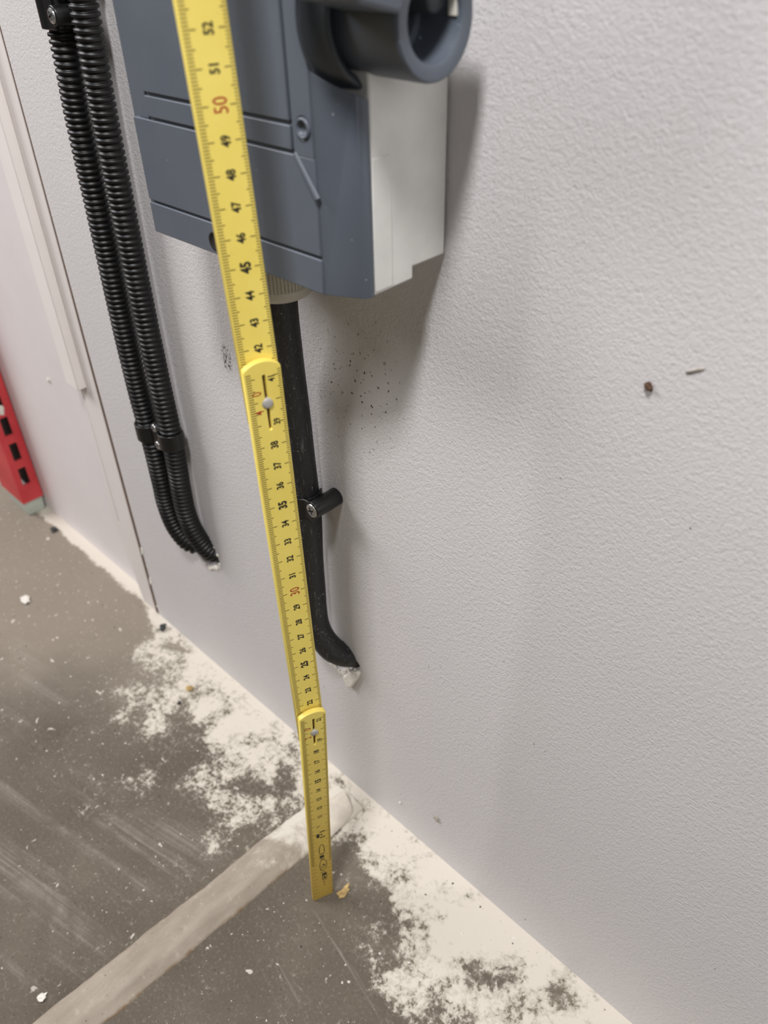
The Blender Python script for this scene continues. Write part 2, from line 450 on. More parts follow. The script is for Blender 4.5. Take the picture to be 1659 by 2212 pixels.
ba = bm_obj('trim_2', bm, M['batten']); bevel(ba, 0.0007, 2); tag(ba, 'white square batten ending above the floor', kind='structure')
# second thin bead line on the trim board
bm = bmesh.new(); box(bm, -0.3525, -0.3513, -0.0008, 0.0, 0.10, 0.2425)
bd = bm_obj('bead', bm, M['trim'], tr); bevel(bd, 0.0003, 2)
for (x, z, s) in [(-0.3190,0.0835,0.0034),(-0.3205,0.0785,0.0026),(-0.3180,0.0470,0.0034),(-0.3195,0.0425,0.0028),(-0.3190,0.0120,0.0020),(-0.3175,0.0640,0.0016)]:
    b = bmesh.new(); bmesh.ops.create_icosphere(b, subdivisions=2, radius=1.0)
    for v in b.verts:
        k = 0.7 + 0.8*noise.noise(v.co*1.6 + Vector((z*900, x*500, 1)))
        v.co = Vector((x + v.co.x*s*0.7*k, 0.0000 + v.co.y*s*0.5*k, z + v.co.z*s*k))
    bm_obj('plaster_crumb', b, M['plaster'], wall)

# floor: gently uneven slab
bm = bmesh.new()
nx, ny = 150, 80
X0, X1, Y0, Y1 = -3.0, 0.95, -1.3, 0.05
def fx(i):
    t = i/nx; return X0 + (X1-X0)*(1-(1-t)**1.0)
g = [[None]*(ny+1) for _ in range(nx+1)]
for i in range(nx+1):
    for j in range(ny+1):
        x = X0 + (X1-X0)*i/nx; y = Y0 + (Y1-Y0)*j/ny
        g[i][j] = bm.verts.new((x, y, 0.0))
for i in range(nx):
    for j in range(ny): bm.faces.new((g[i][j], g[i+1][j], g[i+1][j+1], g[i][j+1]))
fl = bm_obj('floor', bm, M['floor'], smooth=True); tag(fl, 'grey concrete floor with spilled white paint along the wall', kind='structure')

# raised joint strip running out from the wall
bm = bmesh.new()
prof0 = [(-0.0690,-0.002),(-0.0668,0.0028),(-0.0645,0.0038),(-0.0570,0.0041),(-0.0500,0.0039),(-0.0455,0.0043),(-0.0440,0.0034),(-0.0385,0.0014),(-0.0370,0.0003),(-0.0358,-0.002)]
rows = []
NY = 150
for k in range(NY+1):
    y = -0.011 - (0.75)*(k/NY)**1.7
    row = []
    nearw = max(0.0, 1.0 - (-y-0.010)/0.045)
    for q, (x, z) in enumerate(prof0):
        wob = 0.0011*noise.noise(Vector((q*0.5, y*45, 3.0))) + 0.0004*noise.noise(Vector((q*0.9, y*210, 9.0)))
        hz = z*(1.0 - 0.25*nearw) + (0.0005*noise.noise(Vector((x*300, y*90, 5.0))) if z > 0 else 0)
        shift = 0.052*(y + 0.227) + 0.002*nearw
        row.append(bm.verts.new((x + shift + wob*(1.4 if q in (0,1,8,9) else 0.7), y + 0.004*noise.noise(Vector((q*1.3, 0, 0)))*(k < 2), hz)))
    rows.append(row)
for r0, r1 in zip(rows, rows[1:]):
    for q in range(len(prof0)-1): bm.faces.new((r0[q], r0[q+1], r1[q+1], r1[q]))
bm.faces.new(rows[0]); bm.faces.new(rows[-1])
st = bm_obj('trim_3', bm, M['strip'], smooth=True); tag(st, 'beige filler strip raised on the floor and running out from the wall', kind='structure')

# ------------------------------------------------------------------ folding ruler
SEG = [((0.00297,-0.07734,-0.00024),(0.07628,-0.01226,0.99701),(0.36823,0.92958,-0.01674),(0.9266,-0.3684,-0.07543)),
       ((0.01526,-0.07861,0.1994),(0.01245,-0.02116,0.9997),(0.3193,0.94752,0.01608),(0.94757,-0.319,-0.01856)),
       ((0.01481,-0.08158,0.39933),(-0.01336,-0.02348,0.99964),(0.39459,0.91846,0.02685),(0.91876,-0.39481,0.00301))]
RW, RT = 0.0146, 0.0030
ruler = empty('folding_ruler', (0.003, -0.0773, 0.0))
tag(ruler, 'yellow folding ruler standing upright on the floor in front of the grey box', 'ruler')

def blade_frame(k):
    j, ax, wd, n = [Vector(v) for v in SEG[k]]
    ax.normalize(); wd = (wd - ax*wd.dot(ax)).normalized(); n = wd.cross(ax)
    if n.x < 0: n = -n
    return j, ax, wd, n

def text_mesh(s, size, bold):
    cu = bpy.data.curves.new('numeral', 'FONT'); cu.body = s; cu.size = size
    cu.align_x = 'CENTER'; cu.align_y = 'CENTER'; cu.offset = bold; cu.resolution_u = 3
    cu.fill_mode = 'FRONT'; cu.extrude = 0.0
    o = bpy.data.objects.new('numeral', cu); sc.collection.objects.link(o)
    dg = bpy.context.evaluated_depsgraph_get(); dg.update()
    me = bpy.data.meshes.new_from_object(o.evaluated_get(dg))
    bpy.data.objects.remove(o, do_unlink=True)
    return me

INK = 0.00006
def ink_place(me, name, mat, k, u, zc, parent, sx=1.0):
    """printed text reading up the blade: its x runs up the ruler, its top looks to the left edge"""
    j, ax, wd, n = blade_frame(k)
    o = bpy.data.objects.new(name, me)
    me.materials.clear(); me.materials.append(mat)
    for v in me.vertices:
        lx, ly = v.co.x*sx, v.co.y
        v.co = j + ax*(zc - 0.2*k + lx) + wd*(u - ly) + n*INK
    link(o); o.parent = parent; o.matrix_parent_inverse = parent.matrix_world.inverted()
    return o

bpy.context.view_layer.update()
def parent_keep(o, p):
    o.parent = p; o.matrix_parent_inverse = Matrix.Translation(-ruler.location)

def blade(k, z0, z1, round_top=True, round_bottom=True, slot=None):
    j, ax, wd, n = blade_frame(k)
    def W(u, z, d=0.0): return j + ax*(z - 0.2*k) + wd*u + n*d
    h = RW/2
    pts = []
    def arc(zc, up):
        out = []; r = 0.0105
        a0 = math.asin(h*0.93/r)
        for i in range(13):
            a = -a0 + 2*a0*i/12
            out.append((r*math.sin(a), zc + (up)*(r*math.cos(a) - r)))
        return out
    top = arc(z1, 1) if round_top else [(-h, z1), (h, z1)]
    bot = arc(z0, -1) if round_bottom else [(-h, z0), (h, z0)]
    pts = ([(-h, bot[0][1] + (0.0006 if round_bottom else 0))] if round_bottom else []) + [(-h, top[0][1]-0.0006)]*0
    loop = bot + [(h, bot[-1][1] + 0.0008)]*(1 if round_bottom else 0) + [(h, top[-1][1] - 0.0008)]*(1 if round_top else 0) + top[::-1] + [(-h, top[0][1] - 0.0008)]*(1 if round_top else 0) + [(-h, bot[0][1] + 0.0008)]*(1 if round_bottom else 0)
    bm = bmesh.new()
    put(bm, [W(u, z, 0.0) for u, z in loop], [W(u, z, -RT) for u, z in loop])
    o = bm_obj('ruler_blade', bm, M['yellow'])
    if slot:
        c = bmesh.new(); u0, u1, s0, s1 = slot
        put(c, [W(u0, s0, 0.001), W(u1, s0, 0.001), W(u1, s1, 0.001), W(u0, s1, 0.001)], [W(u0, s0, -0.0019), W(u1, s0, -0.0019), W(u1, s1, -0.0019), W(u0, s1, -0.0019)])
        cut(o, [bm_obj('cutter', c, None)])
        f = bmesh.new()
        put(f, [W(u0-.0001, s0-.0001, -0.0016), W(u1+.0001, s0-.0001, -0.0016), W(u1+.0001, s1+.0001, -0.0016), W(u0-.0001, s1+.0001, -0.0016)],
               [W(u0-.0001, s0-.0001, -0.0020), W(u1+.0001, s0-.0001, -0.0020), W(u1+.0001, s1+.0001, -0.0020), W(u0-.0001, s1+.0001, -0.0020)])
        so = bm_obj('slot', f, M['slot'])
    bevel(o, 0.00035, 2, 50)
    parent_keep(o, ruler)
    # printed scale
    t = bmesh.new()
    def bar(ua, ub, z, wdt):
        q = [W(ua, z-wdt/2, INK), W(ub, z-wdt/2, INK), W(ub, z+wdt/2, INK), W(ua, z+wdt/2, INK)]
        t.faces.new([t.verts.new(p) for p in q])
    for mm in range(int(round(z0*1000))+3, int(round(z1*1000))-1):
        z = mm/1000
        if z < 0.004: continue
        if round_top and z > z1 - 0.0040: continue
        wline = 0.00034
        if mm % 10 == 0: a, b = 0.235, 0.185
        elif mm % 5 == 0: a, b = 0.165, 0.105
        else: a, b = 0.105, 0.060
        L0 = -h + RW*0.045; R0 = h - RW*0.025
        if mm % 10 == 0 and slot and abs(z - (slot[2]+slot[3])/2) < 0.02:
            a, b = 0.20, 0.19
        if mm % 5 == 0 or z > 0.05:
            bar(L0, -h + RW*(a+0.075), z, wline)
            bar(R0, h - RW*(b+0.045), z, wline)
    to = bm_obj('tick_marks', t, M['tick'], o); to['kind'] = 'stuff'; to.matrix_parent_inverse = Matrix.Identity(4)
    if slot:
        so.parent = o
        c = bmesh.new(); cz = (slot[2]+slot[3])/2; uc = (slot[0]+slot[1])/2
        lathe(c, W(uc, cz, -0.0018), n, [(0, 0.0003), (0, 0.0021), (0.0020, 0.0022), (0.0024, 0.0020), (0.0026, 0.0012), (0.0026, 0.0)], 28)
        ro = bm_obj('rivet', c, M['rivet'], o, True)
    return o, W

bl0, W0 = blade(0, 0.0, 0.2165, True, False, (-0.0002, 0.0009, 0.1872, 0.2108))
bl1, W1 = blade(1, 0.1862, 0.4165, True, True, (-0.0002, 0.0009, 0.3872, 0.4108))
bl2, W2 = blade(2, 0.3862, 0.6165, True, True, None)
for b in (bl0, bl1, bl2): b['label'] = {bl0: 'lowest blade, darker brownish yellow', bl1: 'middle blade of the ruler', bl2: 'uppermost visible blade'}[b]
blades = [bl0, bl1, bl2]
def add_num(s, k, u, zc, size, bold, mat, sx=0.82):
    me = text_mesh(s, size, bold)
    o = bpy.data.objects.new('numeral', me); me.materials.clear(); me.materials.append(mat)
    j, ax, wd, n = blade_frame(k)
    for v in me.vertices:
        v.co = j + ax*(zc - 0.2*k + v.co.x*sx) + wd*(u - v.co.y) + n*INK
    link(o, blades[k]); return o
for cm in range(11, 60):
    k = 0 if cm < 20.5 or cm == 21 else (1 if cm < 40.5 or cm == 41 else 2)
    if cm in (20, 40):
        s = str(cm)
        add_num(s[0], k, -0.0031, cm/100 - 0.0043, 0.0052, 0.00002, M['red_ink'], 0.75)
        add_num(s[1], k, -0.0031, cm/100 + 0.0038, 0.0052, 0.00002, M['red_ink'], 0.75)
    elif cm in (19, 39, 21, 41):
        add_num(str(cm), k, 0.0032, cm/100 - (0.001 if cm in (21, 41) else -0.0002), 0.0036, 0.00010, M['ink'])
    elif cm % 10 == 0:
        add_num(str(cm), k, 0.0012, cm/100, 0.0064, 0.00004, M['red_ink'], 0.78)
    elif cm % 5 == 0:
        add_num(str(cm), k, 0.0010, cm/100, 0.0050, 0.00022, M['ink'])
    else:
        add_num(str(cm), k, 0.0010, cm/100, 0.0042, 0.00014, M['ink'])
# maker's printing near the foot of the lowest blade: a block between two bars, an oval badge and lettering, all half worn away
def stroke_mark(name, bars, mat, parent):
    t = bmesh.new()
    for poly in bars:
        t.faces.new([t.verts.new(W0(u, z, INK)) for u, z in poly])
    return bm_obj(name, t, mat, parent)
def rect(u0, u1, z0, z1): return [(u0, z0), (u1, z0), (u1, z1), (u0, z1)]
stroke_mark('printed_symbol', [rect(0.0000, 0.0036, 0.0905, 0.0916), rect(0.0000, 0.0036, 0.0835, 0.0846), rect(-0.0022, -0.0002, 0.0850, 0.0896), rect(0.0006, 0.0016, 0.0865, 0.0885)], M['ink'], bl0)
stroke_mark('printed_symbol', [rect(-0.0012, 0.0006, 0.0985, 0.0990), rect(-0.0016, -0.0011, 0.0978, 0.0990)], M['ink'], bl0)
def arc_poly(uc, zc, ru, rz, a0, a1, wdt, n=14):
    polys = []
    for i in range(n):
        A, B = a0 + (a1-a0)*i/n, a0 + (a1-a0)*(i+1)/n
        o1 = (uc + ru*math.cos(A), zc + rz*math.sin(A)); o2 = (uc + ru*math.cos(B), zc + rz*math.sin(B))
        i1 = (uc + (ru-wdt)*math.cos(A), zc + (rz-wdt*1.4)*math.sin(A)); i2 = (uc + (ru-wdt)*math.cos(B), zc + (rz-wdt*1.4)*math.sin(B))
        polys.append([o1, o2, i2, i1])
    return polys
logo = []
logo += arc_poly(0.0008, 0.0690, 0.0019, 0.0058, 0.05, PI-0.05, 0.00045)                 # C-like bow at the top
logo += [rect(-0.0011, -0.0006, 0.0645, 0.0695), rect(0.0022, 0.0027, 0.0640, 0.0690)]
logo += [rect(-0.0011, 0.0026, 0.0622, 0.0631), rect(-0.0009, 0.0021, 0.0570, 0.0606), rect(-0.0009, 0.0021, 0.0550, 0.0557)]
logo += arc_poly(0.0012, 0.0470, 0.0026, 0.0078, 0, 2*PI, 0.0004, 28)                    # oval badge
logo += arc_poly(0.0012, 0.0470, 0.0014, 0.0042, -PI*0.95, 0.1, 0.0004, 16)
logo += [rect(0.0008, 0.0020, 0.0462, 0.0480), rect(-0.0012, 0.0006, 0.0405, 0.0412), rect(-0.0013, 0.0024, 0.0368, 0.0374)]
logo += [rect(0.0001, 0.0033, 0.0318, 0.0352), rect(0.0001, 0.0006, 0.0262, 0.0318), rect(0.0030, 0.0034, 0.0262, 0.0318), rect(0.0012, 0.0024, 0.0270, 0.0305), rect(0.0001, 0.0033, 0.0252, 0.0259)]
logo += [rect(0.0006, 0.0012, 0.0215, 0.0232), rect(0.0018, 0.0022, 0.0205, 0.0222), rect(0.0012, 0.0016, 0.0170, 0.0195)]
stroke_mark('printed_lettering', logo, M['ink'], bl0)

# ------------------------------------------------------------------ grey and white socket box
boxe = empty('socket_box', (-0.03, 0.0, 0.43))
tag(boxe, 'grey and white plastic switched socket box mounted on the wall behind the ruler', 'electrical box')
def sub(o, parent=boxe):
    o.parent = parent; o.matrix_parent_inverse = parent.matrix_basis.inverted() if parent.parent is None else Matrix.Identity(4)
    return o
ZT = 0.62
# white body
bm = bmesh.new()
prism_yz(bm, [(-0.0400,0.4316),(-0.0190,0.4320),(-0.0190,0.4368),(-0.0008,0.4368),(-0.0008,ZT),(-0.0400,ZT)], -0.1005, 0.0340)
o = bm_obj('back_body', bm, M['white']); bevel(o, 0.0009, 3); o['label'] = 'light grey rear half of the box'; sub(o)
body = o
bm = bmesh.new(); box(bm, 0.0330, 0.0343, -0.0398, -0.0305, 0.4330, 0.4790)
o = bm_obj('side_rib', bm, M['white']); bevel(o, 0.00025, 2); sub(o)
# grey cover shell
bm = bmesh.new()
prof = [(-0.1010,-0.0403),(-0.1005,-0.0450),(-0.0960,-0.0498),(-0.0920,-0.0505),(0.0175,-0.0505),(0.0190,-0.0512),(0.0325,-0.0445),(0.0342,-0.0420),(0.0342,-0.0403)]
prism_xy(bm, prof, 0.4314, ZT)
cover = bm_obj('front_cover', bm, M['grey']); cover['label'] = 'dark grey moulded cover'
c = bmesh.new(); lathe(c, (0.0196, -0.032, 0.5195), (1,0,0), [(0,0),(0,0.0240),(0.04,0.0240),(0.04,0)], 64)
c2 = bmesh.new(); lathe(c2, (0.0147, -0.0555, 0.4880), (0,1,0), [(0,0),(0,0.0026),(0.0062,0.0026),(0.0062,0)], 40)
cut(cover, [bm_obj('cutter', c, None), bm_obj('cutter', c2, None)])
bevel(cover, 0.0007, 3, 25); sub(cover)
# raised face fields with the grooves between them
def field(name, x0, x1, z0, z1, y=-0.0520, cutcirc=False, chamf=0.0):
    b = bmesh.new()
    prism_xy(b, [(x0, -0.0500), (x0, y+chamf), (x0+0.9*chamf, y), (x1, y), (x1, -0.0500)] if chamf else [(x0,-0.0500),(x0,y),(x1,y),(x1,-0.0500)], z0, z1)
    f = bm_obj(name, b, M['grey'])
    if cutcirc:
        cc = bmesh.new(); lathe(cc, (0.0147, -0.0555, 0.4880), (0,1,0), [(0,0),(0,0.0036),(0.0062,0.0036),(0.0062,0)], 40)
        cut(f, [bm_obj('cutter', cc, None)])
    bevel(f, 0.00045, 3, 30); sub(f, boxe); return f
field('lower_panel', -0.0935, 0.0190, 0.4316, 0.4446)
o = field('middle_panel', -0.0935, 0.0190, 0.4458, 0.4790)
field('face_band', -0.0820, 0.0076, 0.4802, 0.4880)
field('switch_door', -0.0820, 0.0076, 0.4893, ZT-0.004)
field('face_border', 0.0090, 0.0190, 0.4786, ZT-0.004, cutcirc=True)
# sloped left shoulder above the kink
bm = bmesh.new()
put(bm, [(-0.0955,-0.0430,0.4790),(-0.0952,-0.0502,0.4790),(-0.0826,-0.0512,0.4790),(-0.0826,-0.0430,0.4790)], [(-0.0955,-0.0430,ZT-0.002),(-0.0952,-0.0502,ZT-0.002),(-0.0826,-0.0512,ZT-0.002),(-0.0826,-0.0430,ZT-0.002)])
o = bm_obj('shoulder', bm, M['grey']); bevel(o, 0.0004, 2); sub(o)
# round closing plug with its collar
bm = bmesh.new(); lathe(bm, (0.0147, -0.0528, 0.4880), (0,1,0), [(0.0060,0.0034),(0.0004,0.0034),(0.0,0.0031),(0.0,0.0026),(0.0004,0.0024),(0.0016,0.0023),(0.0016,0.0)], 40)
o = bm_obj('screw_plug', bm, M['grey'], None, True); sub(o)
# inclined raised rib
a, b_ = Vector((0.0092, -0.0520, 0.4795)), Vector((0.0200, -0.0520, 0.4660))
d = (b_-a).normalized(); s = d.cross(Vector((0,1,0))).normalized()
bm = bmesh.new()
wa, wb = 0.0014, 0.0012
put(bm, [a + s*wa + Vector((0,.0003,0)), b_ + s*wb + Vector((0,.0003,0)), b_ - s*wb + Vector((0,.0003,0)), a - s*wa + Vector((0,.0003,0))],
        [a + s*wa*0.45 + Vector((0,-.0004,0)), b_ + s*wb*0.5 + Vector((0,-.0013,0)), b_ - s*wb*0.5 + Vector((0,-.0013,0)), a - s*wa*0.45 + Vector((0,-.0004,0))])
o = bm_obj('face_rib', bm, M['grey']); bevel(o, 0.0003, 2); sub(o)
# screw well bottom left, partly behind the ruler, shade painted as dark disc
bm = bmesh.new(); lathe(bm, (-0.0470, -0.0524, 0.4372), (0,1,0), [(0.0010,0.0040),(0.0,0.0038),(0.0,0.0032),(0.0003,0.0030),(0.0003,0.0)], 32)
o = bm_obj('screw_well', bm, M['dark'], None, True); sub(o)
# socket: flange, sleeve, inner core
ax0 = Vector((0, -0.0320, 0.5195))
bm = bmesh.new(); lathe(bm, ax0, (1,0,0), [(0.0197,0.0239),(0.0200,0.0222),(0.0300,0.0217),(0.0310,0.0212),(0.0312,0.0204),(0.0290,0.0180),(0.0250,0.0172)], 72)
bm_f = bm_obj('socket_flange', bm, M['sock'], None, True); sub(bm_f)  # darker than the cover: shade around the sleeve put into the colour
bm = bmesh.new(); lathe(bm, ax0, (1,0,0), [(0.0250,0.0168),(0.0300,0.0168),(0.0535,0.01715),(0.0548,0.0169),(0.0553,0.0164),(0.0552,0.0130),(0.0546,0.0121),(0.0520,0.0116),(0.0410,0.0112),(0.0390,0.0110),(0.0390,0.0085),(0.0384,0.0083),(0.0350,0.0083),(0.0350,0.0)], 72)
slv = bm_obj('socket_sleeve', bm, M['grey'], None, True); sub(slv)
try: slv.data.set_sharp_from_angle(angle=math.radians(38))
except Exception: pass
bm = bmesh.new()
lathe(bm, ax0 + Vector((0, 0.0060, 0.0050)), (1,0,0), [(0.0345,0.0048),(0.0490,0.0047),(0.0500,0.0040),(0.0500,0.0)], 40)
o = bm_obj('contact_core', bm, M['sock'], None, True); sub(o)
bm = bmesh.new(); box(bm, 0.0500, 0.0532, -0.0212, -0.0186, 0.5190, 0.5300)
o = bm_obj('key_tab', bm, M['tab']); bevel(o, 0.0003, 2); o['label'] = 'small ivory tab inside the socket'; sub(o)

# open spring lid of the socket, reaching out of the picture
bm = bmesh.new()
lid = [(-0.0780, 0.5600), (-0.0660, 0.5258), (-0.0500, 0.5220), (-0.0480, 0.5235), (-0.0480, ZT), (-0.0780, ZT)]
prism_yz(bm, lid, 0.0330, 0.0575)
o = bm_obj('socket_lid', bm, M['grey']); bevel(o, 0.0015, 3); o['label'] = 'hinged grey lid folded up above the socket'; sub(o)

# ------------------------------------------------------------------ cable gland under the box
gl = empty('cable_gland', (-0.0465, -0.0225, 0.41))
tag(gl, 'pale grey ribbed cable gland screwed into the underside of the socket box', 'cable gland')
GX, GY = -0.0455, -0.0225
bm = bmesh.new(); nrib = 64; r0, r1 = 0.0158, 0.0165
lo = []; up = []
for i in range(nrib*4):
    a = 2*PI*i/(nrib*4); r = r1 if (i % 4) < 2 else r0
    lo.append((GX + r*math.cos(a), GY + r*math.sin(a), 0.4120)); up.append((GX + r*math.cos(a), GY + r*math.sin(a), 0.4310))
put(bm, lo, up); o = bm_obj('ribbed_nut', bm, M['gland']); sub(o, gl)
bm = bmesh.new(); lathe(bm, (GX, GY, 0.4122), (0,0,-1), [(0,0.0160),(0.0028,0.0158),(0.0050,0.0145),(0.0062,0.0120),(0.0064,0.0078),(0.0058,0.0070),(0.0,0.0070)], 56)
o = bm_obj('seal_collar', bm, M['gland'], None, True); sub(o, gl)

# ------------------------------------------------------------------ cable
path = catmull([(GX,GY,0.4160),(GX-0.001,GY,0.4000),(-0.0500,-0.0190,0.3780),(-0.0545,-0.0150,0.3500),(-0.0560,-0.0128,0.3200),(-0.0556,-0.0120,0.2900),(-0.0556,-0.0118,0.2700),(-0.0570,-0.0118,0.2400),(-0.0575,-0.0120,0.2100),(-0.0578,-0.0125,0.1920),(-0.0562,-0.0125,0.1780),(-0.0527,-0.0110,0.1655),(-0.0475,-0.0075,0.1560),(-0.0425,0.0000,0.1490),(-0.0400,0.0120,0.1450),(-0.0395,0.0300,0.1440)], 10)
bm = bmesh.new(); sweep(bm, path, lambda i: 0.0083 + 0.0002*math.sin(i*0.23), 36)
cb = bm_obj('power_cable', bm, M['cable'], None, True)
tag(cb, 'thick black rubber cable hanging from the gland and entering a hole in the wall', 'cable')

# ------------------------------------------------------------------ clips
def screw_head(pt, r, parent, tilt=0.4):
    P = Vector(pt)
    b = bmesh.new(); lathe(b, P, (0,-1,0), [(-0.0008,r*0.95),(0.0,r),(0.0004,r*0.93),(0.0008,r*0.6),(0.0009,0)], 28)
    o = bm_obj('screw', b, M['zinc'])
    cc = []
    for a in (tilt, tilt+PI/2):
        c = bmesh.new(); dx, dz = math.cos(a), math.sin(a); L, wd = r*0.60, r*0.15
        q = [(dx*L - dz*wd, dz*L + dx*wd), (dx*L + dz*wd, dz*L - dx*wd), (-dx*L + dz*wd, -dz*L - dx*wd), (-dx*L - dz*wd, -dz*L + dx*wd)]
        prism_xz(c, [(P.x+u, P.z+v) for u, v in q], P.y-0.002, P.y-0.0002); cc.append(bm_obj('cutter', c, None))
    cut(o, cc)
    for p in o.data.polygons: p.use_smooth = False
    sub(o, parent)
    c = bmesh.new(); box(c, P.x-r*0.66, P.x+r*0.66, P.y-0.00035, P.y-0.0003, P.z-r*0.66, P.z+r*0.66)
    d = bm_obj('recess_shade', c, M['dark']); d.parent = o  # dark sheet under the cross slots, recess shade put into its colour
    return o

def saddle(name, cx, cy, cr, z, height, bossx, bossfront, label, group, bossz=None, leg=False, bossr=0.0048, scr=0.0034):
    root = empty(name, (cx, 0.0, z)); tag(root, label, 'cable clip', group)
    b = bmesh.new(); n = 20; ro, ri = cr + 0.0016, cr + 0.0002
    prof = []
    outer = [(cx + ro*math.cos(PI*i/n), cy - ro*math.sin(PI*i/n)) for i in range(n+1)]
    inner = [(cx + ri*math.cos(PI*i/n), cy - ri*math.sin(PI*i/n)) for i in range(n+1)]
    if leg: outer = [(cx+ro, -0.0003)] + outer; inner = [(cx+ri, -0.0003)] + inner
    else:
        outer = [(cx + ro*math.cos(-a), cy - ro*math.sin(-a)) for a in (0.9, 0.6, 0.3)] + outer
        inner = [(cx + ri*math.cos(-a), cy - ri*math.sin(-a)) for a in (0.9, 0.6, 0.3)] + inner
    outer = outer + [(cx-ro, -0.0003)]; inner = inner + [(cx-ri, -0.0003)]
    loop = outer + inner[::-1]
    # build ring strips so that the band stays a clean arch
    lo = [b.verts.new((x, y, z-height/2)) for x, y in loop]; hi = [b.verts.new((x, y, z+height/2)) for x, y in loop]
    m_ = len(outer); N = len(loop)
    for i in range(m_-1):
        b.faces.new((lo[i], lo[i+1], lo[N-2-i], lo[N-1-i])); b.faces.new((hi[i], hi[i+1], hi[N-2-i], hi[N-1-i]))
    for i in range(N): b.faces.new((lo[i], lo[(i+1) % N], hi[(i+1) % N], hi[i]))
    o = bm_obj('strap', b, M['black']); bevel(o, 0.0004, 2, 50); sub(o, root)
    bz = bossz if bossz is not None else z
    b = bmesh.new(); lathe(b, (bossx, 0, bz), (0,-1,0), [(0.0003,0.0),(0.0003,bossr*1.02),(-bossfront-0.0006,bossr),(-bossfront,bossr*0.92),(-bossfront,0.0)], 36)
    o = bm_obj('screw_boss', b, M['black'], None, False); bevel(o, 0.0003, 2, 50); sub(o, root)
    # web between strap and boss
    sgn = 1 if cx > bossx else -1
    b = bmesh.new(); xa, xb = sorted((bossx, cx - sgn*cr*0.55))
    box(b, xa, xb, bossfront+0.0004, bossfront+0.0026, z-height/2, z+height/2)
    o = bm_obj('web', b, M['black']); bevel(o, 0.0005, 2); sub(o, root)
    screw_head((bossx, bossfront-0.0002, bz), scr, root)
    return root

# ribbed conduits
def conduit(pts, label, seed):
    p = resample(catmull(pts, 14), 0.00042)
    pitch = 0.0034/0.00042
    def rad(i):
        t = (i % pitch)/pitch
        s = 0.5 + 0.5*math.tanh(5*(0.1+math.cos(2*PI*t)))
        return 0.0061 + 0.00125*s
    b = bmesh.new(); sweep(b, p, rad, 26)
    o = bm_obj('corrugated_conduit', b, M['conduit'], None, True)
    return tag(o, label, 'conduit', 'corrugated conduits left of the socket box')
conduit([(-0.1900,-0.0110,0.66),(-0.1905,-0.0110,0.56),(-0.1920,-0.0110,0.507),(-0.1953,-0.0110,0.461),(-0.1973,-0.0110,0.400),(-0.1983,-0.0110,0.352),(-0.1981,-0.0110,0.300),(-0.1975,-0.0110,0.262),(-0.1988,-0.0110,0.234),(-0.2000,-0.0112,0.2135),(-0.2000,-0.0110,0.1925),(-0.1980,-0.0080,0.1715),(-0.1945,-0.0010,0.1535),(-0.1925,0.0100,0.1465),(-0.1915,0.0300,0.1440)],
        'right-hand black corrugated conduit, nearer to the ruler, bending into the wall hole', 1)
conduit([(-0.2200,-0.0110,0.66),(-0.2205,-0.0110,0.56),(-0.2215,-0.0110,0.491),(-0.2252,-0.0110,0.455),(-0.2276,-0.0110,0.3934),(-0.2300,-0.0110,0.332),(-0.2300,-0.0110,0.282),(-0.2276,-0.0110,0.2413),(-0.2270,-0.0112,0.209),(-0.2275,-0.0112,0.188),(-0.2245,-0.0095,0.166),(-0.2190,-0.0040,0.150),(-0.2140,0.0050,0.146),(-0.2110,0.0300,0.144)],
        'left-hand black corrugated conduit, further from the ruler, passing behind its twin into the hole', 2)
g = 'black screwed clips on the conduits'
saddle('conduit_clip', -0.1978, -0.0112, 0.0074, 0.2590, 0.0120, -0.2120, -0.0150, 'black clip holding the right-hand conduit at mid height, lower screw of the pair', g, bossz=0.2490, bossr=0.0042, scr=0.0031)
saddle('conduit_clip', -0.2280, -0.0112, 0.0074, 0.2540, 0.0125, -0.2128, -0.0146, 'black clip holding the left-hand conduit at mid height, upper screw of the pair', g, bossz=0.2625, bossr=0.0040, scr=0.0030)
saddle('conduit_clip', -0.2215, -0.0112, 0.0074, 0.5080, 0.0170, -0.2095, -0.0200, 'black clip with shiny screw on the left-hand conduit at the top left of the picture', g, bossz=0.5060, bossr=0.0048, scr=0.0036)
saddle('conduit_clip', -0.1915, -0.0112, 0.0074, 0.5290, 0.0170, -0.2065, -0.0200, 'black clip on the right-hand conduit at the upper picture edge', g, bossz=0.5290, bossr=0.0048, scr=0.0036)
c = saddle('cable_clip', -0.0558, -0.0118, 0.0084, 0.2790, 0.0125, -0.0418, -0.0190, 'black screwed clip with round boss holding the thick rubber cable', None, bossz=0.2812, bossr=0.0052, scr=0.0042)

# ------------------------------------------------------------------ red perforated upright
rd = empty('steel_upright', (-0.59, 0.0, 0.02)); tag(rd, 'red perforated steel upright against the wall at the far left', 'rack upright')
bm = bmesh.new(); RX = -0.563
box(bm, RX-0.0022, RX, -0.0155, 0.0085, 0.020, 0.62)
o = bm_obj('perforated_flange', bm, M['red']); cc = []
for k in range(12):
    z = 0.0539 + 0.0318*k
    c = bmesh.new(); box(c, RX-0.01, RX+0.01, -0.0085, 0.0003, z-0.0118, z+0.0100); cc.append(bm_obj('cutter', c, None))
cut(o, cc); sub(o, rd)
bm = bmesh.new(); box(bm, RX-0.055, RX-0.0022, -0.0155, -0.0135, 0.020, 0.62); sub(bm_obj('side_web', bm, M['red']), rd)
bm = bmesh.new(); box(bm, RX-0.052, RX-0.006, 0.0040, 0.0085, 0.024, 0.62); sub(bm_obj('inner_lip', bm, M['dark']), rd)  # void colour here stands for the shade seen through the flange holes
